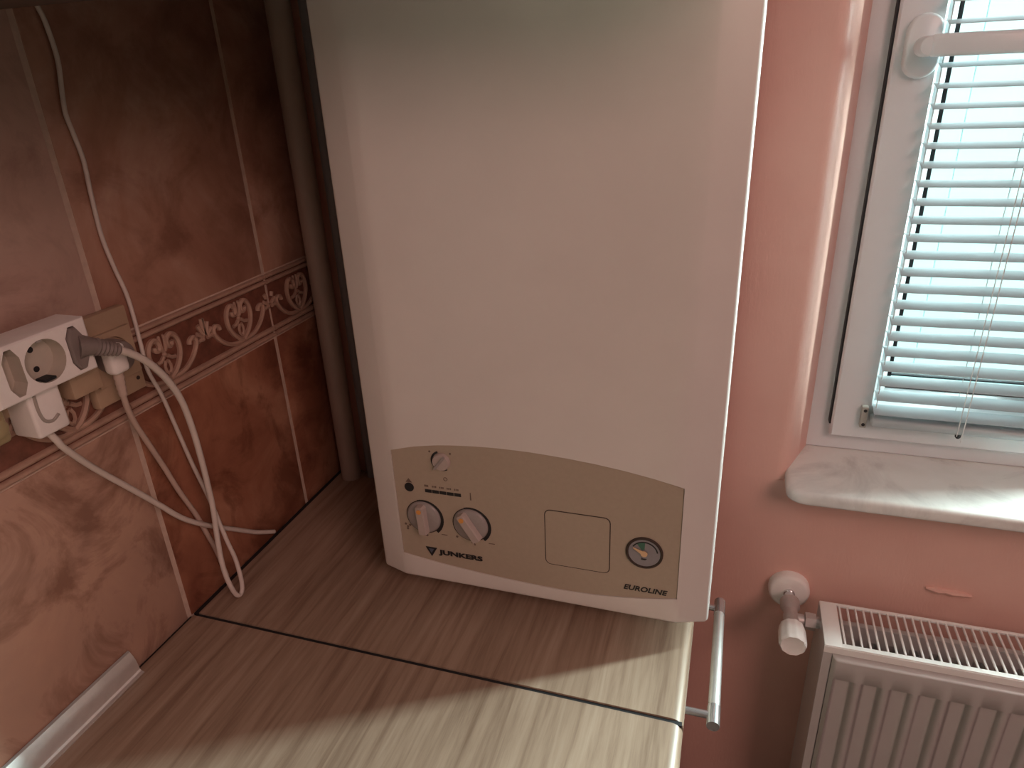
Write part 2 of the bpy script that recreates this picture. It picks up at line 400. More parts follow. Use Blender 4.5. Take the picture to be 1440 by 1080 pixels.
# ================================================================== CUPBOARDS AND WORKTOP
def worktop(name, y0, y1, label, xl):
    r = .012
    sec = [(xl, -.028), (xl, -.0005), (xl+.0005, 0)]
    for k in range(7):
        a = PI/2 - k/6*PI/2; sec.append((.600-r+r*math.cos(a), -r+r*math.sin(a)))
    sec += [(.600, -.024), (.597, -.028)]
    return tag(MB().strip(sec, y0, y1, 1).build(name, 'oak', origin=(.3, (y0+y1)/2, -.028), angle=35), label, 'worktop')
worktop('worktop', .5130, .872, 'pale oak laminate worktop under the boiler, beyond the dark joint', .0090)
worktop('worktop', -1.6, .5076, 'pale oak laminate worktop on the near side of the dark joint', .0055)
tag(MB().box((.0095, .5079, -.027), (.5985, .5127, -.0020)).build('joint_strip', 'gasket', origin=(.3,.51,-.027)), 'thin dark sealing strip in the joint between the two oak worktops', 'seal')

tag(MB().box((.0006, -1.59, -.027), (.0052, .5070, -.0030)).build('gap_shade', 'gasket', origin=(.003,-.5,-.027)), 'thin black strip standing in for shade in the gap between the tiles and the near oak worktop', 'seal')  # black strip paints the shade of the open gap behind the near worktop
tag(MB().box((.0006, .5132, -.027), (.0086, .870, -.0030)).build('gap_shade', 'gasket', origin=(.004,.69,-.027)), 'black strip standing in for shade in the gap between the tiles and the oak worktop under the boiler', 'seal')  # gap behind the far worktop, its shade painted as a black strip

def base_cabinet(y0, y1, label):
    t = thing('base_cabinet', label, 'cabinet', (.3, (y0+y1)/2, ZF))
    b = MB(); b.box((.012, y0, ZF+.1), (.572, y0+.018, -.0285)); b.box((.012, y1-.018, ZF+.1), (.572, y1, -.0285)); b.box((.012, y0+.018, ZF+.1), (.572, y1-.018, ZF+.118)); b.box((.012, y0+.018, -.0465), (.572, y1-.018, -.0285)); b.box((.012, y0+.018, ZF+.118), (.018, y1-.018, -.0465))
    b.box((.04, y0, ZF), (.50, y1, ZF+.1))
    b.build('body', 'cabinet', t)
    d = MB().box((.573, y0+.002, ZF+.105), (.592, y1-.002, -.032), .0015).build('door', 'oak_front', t)
    return t, d
t, d = base_cabinet(.514, .870, 'oak fronted base cabinet with a bar handle, under the boiler')
h = MB(); h.tube([(.630, .592, -.060), (.630, .742, -.060)], .0066, 14); h.build('handle_bar', 'alu', d, label='satin aluminium handle bar')
for ya, yb_, yl in ((.566, .592, .580), (.742, .768, .754)):
    e = MB(); e.tube([(.630, ya, -.060), (.630, yb_, -.060)], .0072, 14); e.tube([(.591, yl, -.060), (.630, yl, -.060)], .0042, 10)
    e.build('handle_end', 'chrome', d, label='chrome handle end')
base_cabinet(-.10, .506, 'oak fronted base cabinet under the near worktop')

# upper cupboards: the near one shows its lower edge at the top left, the other one is unseen, added to shade the top of the boiler
t = thing('wall_cupboard', 'dark wall cupboard whose lower edge shows at top left above the tiles', 'cabinet', (.17, -.05, .657))
MB().box((.001, -.60, .657), (.330, .450, 1.38), .002).build('body', 'cabinet', t)
MB().box((.3315, -.598, .660), (.349, .448, 1.378), .002).build('door', 'oak_front', t)
t = thing('shading_cupboard', 'unseen open bottomed cupboard added over the boiler to shade its top', 'cabinet', (.35, .69, .666))
b = MB(); b.box((.10, .472, .725), (.118, YW-.002, 1.38)); b.box((.660, .472, .725), (.678, YW-.002, 1.38)); b.box((.118, .472, 1.362), (.660, YW-.002, 1.38)); b.build('body', 'cabinet', t)
MB().box((.10, .452, .666), (.678, .470, 1.38), .002).build('door', 'oak_front', t)

# aluminium sealing strip along the tiles
secA = [(.0006, .0265), (.0016, .0285), (.0040, .0270), (.0070, .0220), (.0090, .0165), (.0102, .0090), (.0108, .0040), (.0126, .0022), (.0158, .0012), (.0160, .0002), (.0006, .0002)]
st = MB()
A = [st.bm.verts.new((x, .417, z)) for x, z in secA]; B = [st.bm.verts.new((x*1.25+(.0 if x < .001 else .0012), -.9, z*1.35)) for x, z in secA]
n = len(A)
for k in range(n): st.bm.faces.new((A[k], A[(k+1) % n], B[(k+1) % n], B[k]))
st.bm.faces.new(A[::-1]); st.bm.faces.new(B)
tag(st.build('sealing_strip', 'alu', origin=(.008, -.2, 0), angle=25), 'satin aluminium sealing strip along the foot of the tiled wall', 'trim')

# ================================================================== BOILER
bo = thing('gas_boiler', 'white wall hung gas boiler with a beige control panel', 'boiler', (.416, .75, .03))
XL, XRb, YF = .2505, .5805, .612
def arc_top(x):
    P = [(.2505, .2095), (.283, .2185), (.315, .2240), (.350, .2272), (.382, .2287), (.420, .2285), (.460, .2262), (.490, .2235), (.520, .2197), (.552, .2142), (.5805, .2078)]
    for (a, c), (d, e) in zip(P, P[1:]):
        if x <= d+1e-9: return c+(e-c)*(x-a)/(d-a)
    return P[-1][1]
def arc_bot(x):
    P = [(.2505, .0645), (.283, .0598), (.318, .0560), (.355, .0532), (.390, .0513), (.425, .0500), (.459, .0497), (.490, .0512), (.525, .0550), (.552, .0595), (.5805, .0655)]
    for (a, c), (d, e) in zip(P, P[1:]):
        if x <= d+1e-9: return c+(e-c)*(x-a)/(d-a)
    return P[-1][1]
cols = []          # outline columns: (x, y, nx, ny, central)
def fillet(p, n0, n1, r, seg):   # p corner, normals of the two faces
    a0 = math.atan2(n0[1], n0[0]); a1 = math.atan2(n1[1], n1[0])
    while a1-a0 > PI: a1 -= 2*PI
    while a1-a0 < -PI: a1 += 2*PI
    bis = (a0+a1)/2; dist = r/math.cos((a1-a0)/2)
    c = (p[0]-dist*math.cos(bis), p[1]-dist*math.sin(bis))
    return [(c[0]+r*math.cos(a0+(a1-a0)*k/seg), c[1]+r*math.sin(a0+(a1-a0)*k/seg), math.cos(a0+(a1-a0)*k/seg), math.sin(a0+(a1-a0)*k/seg)) for k in range(seg+1)]
cl = Vector((-.010, -.0345)).normalized(); crn = Vector((.011, -.0345)).normalized()
cols += [(.2160, .870, -1, 0, 0)]
cols += [(*q, 0) for q in fillet((.2160, .6225), (-1, 0), (cl.x, cl.y), .006, 5)]
cols += [(.2470, .6130, cl.x, cl.y, 0), (.2505, YF, 0, -1, 1)]
N = 22
for k in range(1, N): cols.append((XL+(XRb-XL)*k/N, YF, 0, -1, 1))
cols += [(.5805, YF, 0, -1, 1), (.5840, .6132, crn.x, crn.y, 0)]
cols += [(*q, 0) for q in fillet((.6150, .6232), (crn.x, crn.y), (1, 0), .006, 5)]
cols += [(.6150, .870, 1, 0, 0)]
bm = MB(); R_ = .005; ZT = .69
grid = []
for (x, y, nx, ny, c) in cols:
    xa = min(max(x, XL), XRb); col = []
    for k in range(5):
        a = k/4*PI/2; ins = R_*(1-math.sin(a)); z = .030+R_*(1-math.cos(a)); col.append(bm.bm.verts.new((x-nx*ins, y-ny*ins, z)))
    for z in (arc_bot(xa), arc_top(xa), ZT): col.append(bm.bm.verts.new((x, y, z)))
    grid.append(col)
for i in range(len(cols)-1):
    cen = cols[i][4] and cols[i+1][4]
    for k in range(len(grid[0])-1):
        if cen and k == 5: continue
        bm.bm.faces.new((grid[i][k], grid[i+1][k], grid[i+1][k+1], grid[i][k+1]))
# recess lips around the control panel, then bottom and top
ci = [i for i, c in enumerate(cols) if c[4]]
rec = {}
for i in ci:
    for k in (5, 6): q = grid[i][k]; rec[(i, k)] = bm.bm.verts.new(q.co + Vector((0, .0022, 0)))
for a, c in zip(ci, ci[1:]):
    for k in (5, 6): bm.bm.faces.new((grid[a][k], grid[c][k], rec[(c, k)], rec[(a, k)]))
for i in (ci[0], ci[-1]): bm.bm.faces.new((grid[i][5], grid[i][6], rec[(i, 6)], rec[(i, 5)]))
bm.bm.faces.new([g[0] for g in grid]); bm.bm.faces.new([g[-1] for g in grid][::-1])
bm.bm.faces.new([grid[0][k] for k in range(8)] + [grid[-1][k] for k in range(7, -1, -1)])
bm.build('casing', 'boiler', bo, angle=28)
# control panel: beige plate in the recess
pts = [(XL+.0004+(XRb-XL-.0008)*k/N) for k in range(N+1)]
poly = [(x, YF+.0012, arc_bot(x)+.0004) for x in pts] + [(x, YF+.0012, arc_top(x)-.0004) for x in reversed(pts)]
cpnl = MB().prism(poly, (0, .006, 0)).build('control_panel', 'fascia', bo, smooth=False)
YP = YF+.0012
def rrect(x0, z0, x1, z1, r, n=4):
    o = []
    for (cx_, cz_, a0) in ((x1-r, z1-r, 0), (x0+r, z1-r, PI/2), (x0+r, z0+r, PI), (x1-r, z0+r, 3*PI/2)):
        for k in range(n+1): a = a0+k/n*PI/2; o.append((cx_+r*math.cos(a), cz_+r*math.sin(a)))
    return o
def plate(b_, pts2, y, th): return b_.prism([(x, y, z) for x, z in pts2], (0, th, 0))
# flap: dark groove and the flap itself
plate(MB(), rrect(.4320, .0840, .5062, .1583, .007), YP-.0002, .001).build('flap_groove', 'dark_gap', cpnl, smooth=False)
plate(MB(), rrect(.4331, .0851, .5051, .1572, .006), YP-.0005, .002).build('flap', 'fascia', cpnl, smooth=False)
def ring_arc(b_, cx_, cz_, r0, r1, a0, a1, y, th, n=24):
    for k in range(n):
        p, q = a0+(a1-a0)*k/n, a0+(a1-a0)*(k+1)/n
        plate(b_, [(cx_+r0*math.cos(p), cz_+r0*math.sin(p)), (cx_+r1*math.cos(p), cz_+r1*math.sin(p)), (cx_+r1*math.cos(q), cz_+r1*math.sin(q)), (cx_+r0*math.cos(q), cz_+r0*math.sin(q))], y, th)
    return b_
def disc(b_, cx_, cz_, r, y, th, n=24): return plate(b_, [(cx_+r*math.cos(2*PI*k/n), cz_+r*math.sin(2*PI*k/n)) for k in range(n)], y, th)
# printed marks
bar = MB()
for k in range(5):
    x0 = .2890+k*.00915; plate(bar, [(x0, .1582), (x0+.0082, .1582), (x0+.0082, .1622), (x0, .1622)], YP-.0006, .001)
bar.build('temperature_bar', 'black', cpnl, smooth=False, label='row of five dark segments')
tk = MB()
plate(tk, [(.2885, .1655), (.2935, .1655), (.2935, .1680), (.2885, .1680)], YP-.0003, .0008)
for k in range(1, 5):
    x0 = .2890+k*.0092
    for j in range(3): plate(tk, [(x0+j*.002, .1656), (x0+j*.002+.0013, .1656), (x0+j*.002+.0013, .1679), (x0+j*.002, .1679)], YP-.0003, .0008)
ring_arc(tk, .3160, .1792, .0018, .0025, 0, 2*PI, YP-.0003, .0008, 16)
plate(tk, [(.2650, .1685), (.2690, .1740), (.2730, .1685), (.2718, .1685), (.2690, .1722), (.2662, .1685)][:3], YP-.0003, .0008)
for x, z in ((.2995, .2135), (.3245, .2135)): disc(tk, x, z, .0013, YP-.0003, .0008, 8)
plate(tk, [(.3445, .1555), (.3462, .1555), (.3458, .1655), (.3449, .1655)], YP-.0003, .0008)
for x0, z0 in ((.3045, .1005), (.3640, .0985)): plate(tk, [(x0, z0), (x0+.0075, z0), (x0+.0075, z0+.0010), (x0, z0+.0010)], YP-.0003, .0008)
plate(tk, [(.2818, .0952), (.2868, .0952), (.2868, .0994), (.2818, .0994)], YP-.0003, .0008)
plate(tk, [(.3425, .0975), (.3460, .0975), (.3475, .0935), (.3462, .0925), (.3448, .0955), (.3425, .0955)], YP-.0003, .0008)
for x, z in ((.2585, .1085), (.2610, .1050), (.2640, .1075), (.2605, .1020), (.3245, .1015)): disc(tk, x, z, .0016, YP-.0003, .0008, 8)
tk.build('printed_symbol', 'brown_ink', cpnl, smooth=False, kind='stuff')
disc(MB(), .2690, .1620, .0058, YP-.001, .002).build('indicator_lamp', 'black', cpnl, label='round dark indicator window')
# lettering (text turned into mesh)
def lettering(txt, x0, x1, z0, z1, name, m, shear=0.0, bold=.0, slope=0.0, parent=None, y=None):
    cu = bpy.data.curves.new('lettering', 'FONT'); cu.body = txt; cu.size = 1.0; cu.extrude = .02; cu.offset = bold; cu.shear = shear; cu.resolution_u = 3
    o = bpy.data.objects.new('lettering_source', cu); COL.objects.link(o)
    bpy.context.view_layer.update()
    me = bpy.data.meshes.new_from_object(o.evaluated_get(bpy.context.evaluated_depsgraph_get()))
    COL.objects.unlink(o); bpy.data.objects.remove(o)
    xs = [q.co.x for q in me.vertices]; ys = [q.co.y for q in me.vertices]
    ax, bx, ay, by = min(xs), max(xs), min(ys), max(ys); o0 = parent_origin(parent)
    for q in me.vertices:
        fx = (q.co.x-ax)/(bx-ax); fz = (q.co.y-ay)/(by-ay)
        q.co = Vector((x0+fx*(x1-x0), (YP if y is None else y)-.0004-(.0003 if q.co.z > 0 else 0), z0+fz*(z1-z0)+slope*fx)) - o0
    me.materials.clear(); me.materials.append(MT[m])
    ob = bpy.data.objects.new(name, me); COL.objects.link(ob); ob.parent = parent; return ob
lettering('JUNKERS', .2985, .3550, .0692, .0782, 'lettering', 'black', 0, .045, 0, cpnl)['label'] = 'bold black lettering beside the emblem'
lettering('EUROLINE', .5222, .5702, .0672, .0742, 'lettering', 'black', .22, .022, 0, cpnl)['label'] = 'slanted black lettering under the gauge'
plate(MB(), [(.2818, .0796), (.2968, .0796), (.2890, .0662)], YP-.0005, .001).build('emblem', 'black', cpnl, smooth=False, label='dark triangular emblem pointing down')
plate(MB(), [(.2858, .0776), (.2926, .0776), (.2890, .0712)], YP-.0008, .001).build('emblem_centre', 'logo_blue', cpnl, smooth=False)
# rotary knobs
def rotary(cx_, cz_, ang, label):
    kb = MB(); kb.lathe((cx_, YP, cz_), (0,-1,0), [(0, .0215), (.0008, .0215), (.0022, .0205), (.0035, .0190), (.0038, .010)], 32); k = kb.build('control_knob', 'knob', bo, label=label)
    ring_arc(MB(), cx_, cz_, .0216, .0226, 0, 2*PI, YP-.0004, .001, 40).build('dial_ring', 'dark_gap', k, smooth=False)
    s = MB(); 
    for j in range(18):
        a0, a1 = math.radians(108-158*j/18), math.radians(108-158*(j+1)/18); wd_ = .0012+.0026*j/17
        plate(s, [(cx_+.0222*math.cos(a0), cz_+.0222*math.sin(a0)), (cx_+(.0222+wd_)*math.cos(a0), cz_+(.0222+wd_)*math.sin(a0)), (cx_+(.0222+wd_)*math.cos(a1), cz_+(.0222+wd_)*math.sin(a1)), (cx_+.0222*math.cos(a1), cz_+.0222*math.sin(a1))], YP-.0006, .001)
    s.build('scale_arc', 'black', k, smooth=False)
    ca, sa = math.cos(ang), math.sin(ang)
    g = MB(); A = []
    for d_, wv in ((YP-.002, .0066), (YP-.0095, .0052), (YP-.011, .0042)):
        ring = []
        for (u, v_) in ((-wv, -.0185), (wv, -.0185), (wv, .0165), (wv*.6, .0192), (-wv*.6, .0192), (-wv, .0165)):
            ring.append(g.bm.verts.new((cx_+u*ca-v_*sa, d_, cz_+u*sa+v_*ca)))
        A.append(ring)
    for P_, Q in zip(A, A[1:]):
        for j in range(6): g.bm.faces.new((P_[j], P_[(j+1) % 6], Q[(j+1) % 6], Q[j]))
    g.bm.faces.new(A[0]); g.bm.faces.new(A[-1][::-1])
    g.build('grip', 'knob_light', k, angle=20)
    u, v_ = 0, .0135
    disc(MB(), cx_+u*ca-v_*sa, cz_+u*sa+v_*ca, .0030, YP-.0118, .0015, 14).build('pointer_mark', 'orange', k, label='orange pointer dot')
rotary(.2838, .1225, math.radians(3), 'left rotary knob, its pointer straight up')
rotary(.3430, .1215, math.radians(31), 'right rotary knob, its pointer turned left')
# small slotted switch
k = MB().lathe((.3135, YP, .2025), (0,-1,0), [(0, .0108), (.003, .0105), (.0048, .0095), (.005, .006)], 28).build('selector_knob', 'knob_light', bo, label='small round selector switch')
g = MB(); dx, dz = math.cos(math.radians(52)), math.sin(math.radians(52))
g.prism([(.3135+a*dx-c*dz, YP-.0049, .2025+a*dz+c*dx) for a, c in ((-.0105, -.0006), (.0105, -.0006), (.0105, .0022), (-.0105, .0022))], (0, -.0022, 0))
g.build('grip', 'knob', k, smooth=False)
s = MB(); ring_arc(s, .3135, .2025, .0110, .0132, math.radians(110), math.radians(222), YP-.0006, .001, 14); ring_arc(s, .3135, .2025, .0110, .0124, math.radians(242), math.radians(300), YP-.0006, .001, 8)
s.build('scale_arc', 'black', k, smooth=False)
# pressure gauge
k = MB().lathe((.5432, YP, .1205), (0,-1,0), [(0, .0200), (.0016, .0200), (.0026, .0190), (.0022, .0178), (.0008, .0172)], 36).build('pressure_gauge', 'dark_gap', bo, label='round pressure gauge with grey dial')
disc(MB(), .5432, .1205, .0172, YP-.0012, .0008, 32).build('dial_face', 'dial', k, smooth=False)
ring_arc(MB(), .5432, .1205, .0045, .0135, math.radians(88), math.radians(126), YP-.0016, .0006, 8).build('green_sector', 'green', k, smooth=False)
s = MB(); ring_arc(s, .5432, .1205, .0135, .0148, math.radians(10), math.radians(150), YP-.0016, .0006, 20); s.build('scale_arc', 'black', k, smooth=False)
g = MB(); a = math.radians(152)
g.prism([(.5432+u*math.cos(a)-c*math.sin(a), YP-.0024, .1205+u*math.sin(a)+c*math.cos(a)) for u, c in ((-.003, -.0026), (.006, -.0016), (.0135, -.0004), (.0135, .0004), (.006, .0016), (-.003, .0026))], (0, -.0008, 0)); disc(g, .5432, .1205, .0036, YP-.0034, .001, 14)
g.build('needle', 'needle', k, smooth=False)
lettering('bar', .5405, .5462, .1118, .1145, 'lettering', 'black', 0, .02, 0, k, YP-.0012)

# pipes in the corner
tag(MB().tube([(.0335, .8505, .0003), (.0335, .8505, .70), (.0335, .8505, 1.30)], .0160, 20).build('heating_pipe', 'pipe', origin=(.0335, .8505, 0)), 'thick beige painted pipe standing in the corner behind the boiler', 'pipe')
tag(MB().tube([(.0670, .8600, .0003), (.0670, .8600, 1.30)], .0085, 14).build('gas_pipe', 'pipe_grey', origin=(.067, .86, 0)), 'thin dark grey pipe between the beige pipe and the boiler', 'pipe')

# ================================================================== BLIND
bl = thing('venetian_blind', 'white slatted venetian blind on the window sash', 'blind', (.91, .938, .15))
BX0, BX1 = .8045, 1.022
msh = None
for k in range(-15, 35):
    z = .482+k*.0211
    if msh is None:
        b = MB(); top, bot = [], []
        til = math.radians(11)
        for j in range(7):
            u = -1+2*j/6; yy = u*.0125; zz = .0016*(1-u*u)
            y_, z_ = yy*math.cos(til)-zz*math.sin(til), yy*math.sin(til)+zz*math.cos(til)
            top.append((.938+y_, .482+z_+.0004)); bot.append((.938+y_, .482+z_-.0002))
        b.strip(top+bot[::-1], BX0, BX1, 0)
        z0 = .482
        s = b.build('slat', 'slat', bl, angle=30); msh = s.data; s.location.z = z-.482
    else:
        s = bpy.data.objects.new('slat', msh); COL.objects.link(s); s.parent = bl; s.location.z = z-.482
MB().box((BX0-.001, .9255, .1435), (BX1+.001, .9495, .1555), .004, 3).build('bottom_rail', 'slat', bl)
MB().box((BX0-.002, .922, 1.225), (BX1+.002, .950, 1.252), .002).build('head_rail', 'slat', bl)
for xc in (.905, .985):
    c = MB()
    c.tube([(xc, .9245, .143), (xc, .9245, 1.23)], .0006, 5); c.tube([(xc, .9510, .15), (xc, .9510, 1.23)], .0006, 5)
    c.build('ladder_cord', 'cord', bl)
    MB().tube([(xc+.006, .9238, .135), (xc+.006, .9238, 1.23)], .0007, 5).build('lift_cord', 'cord', bl)
    MB().lathe((xc+.003, .9300, .1440), (0,0,-1), [(0, .0035), (.004, .0035), (.006, .002)], 10).build('cord_button', 'gasket', bl)
for xc in (.7965, 1.030):
    q = MB().box((xc-.004, .9400, .135), (xc+.004, .9498, .166), .001).build('side_bracket', 'bracket', bl)
    q2 = MB()
    for zz in (.140, .161): q2.lathe((xc, .940, zz), (0,-1,0), [(0, .0024), (.0012, .0020)], 10)
    q2.build('screw', 'gasket', q)
    MB().tube([(xc+(.0115 if xc < 1 else -.0115), .938, .14), (xc+(.0115 if xc < 1 else -.0115), .938, 1.23)], .0006, 5).build('guide_wire', 'cord', bl)

# ================================================================== RADIATOR
ra = thing('panel_radiator', 'white ribbed panel radiator under the window sill', 'radiator', (1.2, .80, -.70))
RX0, RX1, RY0, RY1, RT, RB = .764, 1.70, .762, .848, -.095, -.69
b = MB()      # top grille frame, cap ends
b.box((RX0, RY0, RT-.004), (RX0+.022, RY1, RT), .0012); b.box((RX1-.022, RY0, RT-.004), (RX1, RY1, RT), .0012)
b.box((RX0+.020, RY0, RT-.004), (RX1-.020, RY0+.0075, RT), .001); b.box((RX0+.020, RY1-.005, RT-.004), (RX1-.020, RY1, RT), .001)
b.box((RX0, RY0-.0005, RT-.012), (RX1, RY0+.0012, RT-.002))
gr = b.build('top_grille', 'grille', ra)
x = RX0+.0255; gm = None; k = 0
while x < RX1-.024:
    if gm is None:
        o = MB().box((x-.0013, RY0+.006, RT-.0035), (x+.0013, RY1-.004, RT-.0004), .0006, 1).build('grille_bar', 'grille', gr); gm = o.data
    else:
        o = bpy.data.objects.new('grille_bar', gm); COL.objects.link(o); o.parent = gr; o.location.x = k*.01005
    k += 1; x += .01005
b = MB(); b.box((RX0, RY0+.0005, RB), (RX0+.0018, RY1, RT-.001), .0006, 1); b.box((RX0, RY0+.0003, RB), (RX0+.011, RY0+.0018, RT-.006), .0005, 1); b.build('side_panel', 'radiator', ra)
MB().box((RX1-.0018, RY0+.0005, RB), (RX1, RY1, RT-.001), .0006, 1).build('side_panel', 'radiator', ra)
# front plate: bevelled border and pressed channels
def rib_y(x):     # pressed profile, pitch 33.3 mm
    u = ((x-.7780) % .0333)/.0333
    def sm(t): t = min(max(t, 0), 1); return t*t*(3-2*t)
    return .0048*(sm((u-.03)/.14) - sm((u-.62)/.30))       # 0 = front, positive = pressed inwards (u in the trough)
b = MB(); FX0, FX1 = RX0+.0115, RX1-.0115
nx_ = 420; xs = [FX0+(FX1-FX0)*k/nx_ for k in range(nx_+1)]
zs = [RT-.0125, RT-.0135, RT-.0165, RT-.0185, RT-.020, RT-.049, RT-.0500, RT-.0515, RB+.06, RB+.01]
yv = [RY0+.008, RY0+.0022, RY0-.0045, RY0-.0062, RY0-.0066]
rows = []
for iz, z in enumerate(zs):
    row = []
    for x in xs:
        e_ = min(x-FX0, FX1-x); ed = max(0, 1-e_/.004)*.006
        if iz < 5: y = max(yv[iz], RY0-.0066+ed)
        else:
            f = {5: 0, 6: .25, 7: 1, 8: 1, 9: 1}[iz]
            y = RY0-.0066+ed+f*rib_y(x)*(1 if .004 < e_ else 0)
        row.append(b.bm.verts.new((x, y, z)))
    rows.append(row)
for A, B in zip(rows, rows[1:]):
    for k in range(nx_): b.bm.faces.new((A[k], A[k+1], B[k+1], B[k]))
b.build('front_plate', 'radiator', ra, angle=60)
b = MB(); b.box((RX0+.012, RY1-.016, RB), (RX1-.012, RY1-.006, RT-.022), .003); b.build('rear_plate', 'radiator', ra)
b = MB(); b.box((RX0+.012, RY0+.008, RB), (RX1-.012, RY0+.012, RT-.028)); b.build('front_water_panel', 'fin', ra)
fz = MB(); fx = RX0+.050; up_ = True
zig = []
while fx < RX1-.03:
    zig += [(fx, RY0+.030), (fx+.008, RY0+.030), (fx+.012, RY0+.052), (fx+.021, RY0+.052)]; fx += .025
for z0, z1 in ((RB+.03, RT-.030),):
    A = [fz.bm.verts.new((x, y, z0)) for x, y in zig]; B = [fz.bm.verts.new((x, y, z1)) for x, y in zig]
    for k in range(len(zig)-1): fz.bm.faces.new((A[k], A[k+1], B[k+1], B[k]))
fz.build('convector_fin', 'fin', ra, angle=20)
b = MB(); b.lathe((RX0+.022, RY0+.008, RT-.036), (0,1,0), [(0, .016), (.07, .016)], 18); b.box((RX0+.018, RY0+.022, RT-.05), (RX0+.045, RY0+.062, RT-.024), .003); b.build('collector_tee', 'fin', ra)
# valve
va = thing('radiator_valve', 'radiator valve with a white ribbed hand wheel and wall rosette', 'valve', (.727, .80, -.108))
b = MB(); b.lathe((.727, YW, -.109), (0,-1,0), [(0, .0285), (.010, .0285), (.0145, .0265), (.0160, .0235), (.0160, .0085)], 36); b.build('wall_rosette', 'plastic', va, label='white wall rosette')
b = MB(); b.lathe((.727, .872, -.109), (0,-1,0), [(0, .0078), (.006, .0078), (.007, .0068), (.022, .0066)], 20); b.build('pipe_stub', 'chrome', va)
b = MB(); b.lathe((.727, .853, -.109), (0,-1,0), [(0, .0080), (.002, .0132), (.013, .0134), (.020, .0098), (.026, .0090), (.032, .0105), (.050, .0105), (.054, .0085), (.058, .008)], 20)
b.lathe((.727, .818, -.110), (1,0,.0), [(0, .0085), (.014, .0085), (.018, .0070), (.020, .0070)], 18)
b.build('valve_body', 'nickel', va)
b = MB(); b.lathe((.745, .818, -.110), (1,0,0), [(0, .0118), (.0135, .0118)], 6); b.lathe((.7585, .818, -.110), (1,0,0), [(0, .0080), (.0055, .0080)], 14); b.build('union_nut', 'nickel', va)
b = MB(); b.lathe((.727, .799, -.109), (0,-1,0), [(0, .0120), (.001, .0162), (.010, .0176), (.030, .0178), (.034, .0172), (.036, .0155), (.0352, .0140), (.0345, .004)], 60, 10, .035); b.build('hand_wheel', 'plastic', va, angle=50, label='white ribbed hand wheel')

# ================================================================== SOCKETS, PLUGS AND CABLES
so = thing('wall_socket', 'yellowed beige double wall socket on the border tiles', 'socket', (0.0, .45, .37))
b = MB(); b.box((.0008, .352, .338), (.012, .528, .397), .0025); b.box((.0008, .466, .304), (.012, .528, .345), .0025); b.build('socket_frame', 'yellowed', so)
b = MB()   # socket insert with a round well
cy_, cz_ = .496, .348; n = 28
rim = []
hw = .026
outer, ring0, ring1 = [], [], []
for k in range(n):
    a = 2*PI*(k+.5)/n; c, s = math.cos(a), math.sin(a); mxs = max(abs(c), abs(s))
    outer.append(b.bm.verts.new((.0165, cy_+hw*c/mxs, cz_+hw*s/mxs+.004))); ring0.append(b.bm.verts.new((.0165, cy_+.0200*c, cz_+.0200*s+.004))); ring1.append(b.bm.verts.new((.0125, cy_+.0195*c, cz_+.0195*s+.004)))
side = [b.bm.verts.new(q.co-Vector((.006, 0, 0))) for q in outer]
for k in range(n):
    j = (k+1) % n
    b.bm.faces.new((outer[k], outer[j], ring0[j], ring0[k])); b.bm.faces.new((ring0[k], ring0[j], ring1[j], ring1[k])); b.bm.faces.new((side[k], side[j], outer[j], outer[k]))
b.bm.faces.new(ring1)
b.build('socket_insert', 'yellowed', so, angle=30)
b = MB(); b.box((.010, .430, .333), (.030, .464, .372), .003); b.box((.0295, .437, .352), (.0305, .460, .362), .0004, 1); b.build('switch_box', 'yellowed', so)
MB().lathe((.0122, .519, .318), (1,0,0), [(0, .0022), (.0008, .0020)], 12).build('screw', 'dark_gap', so)

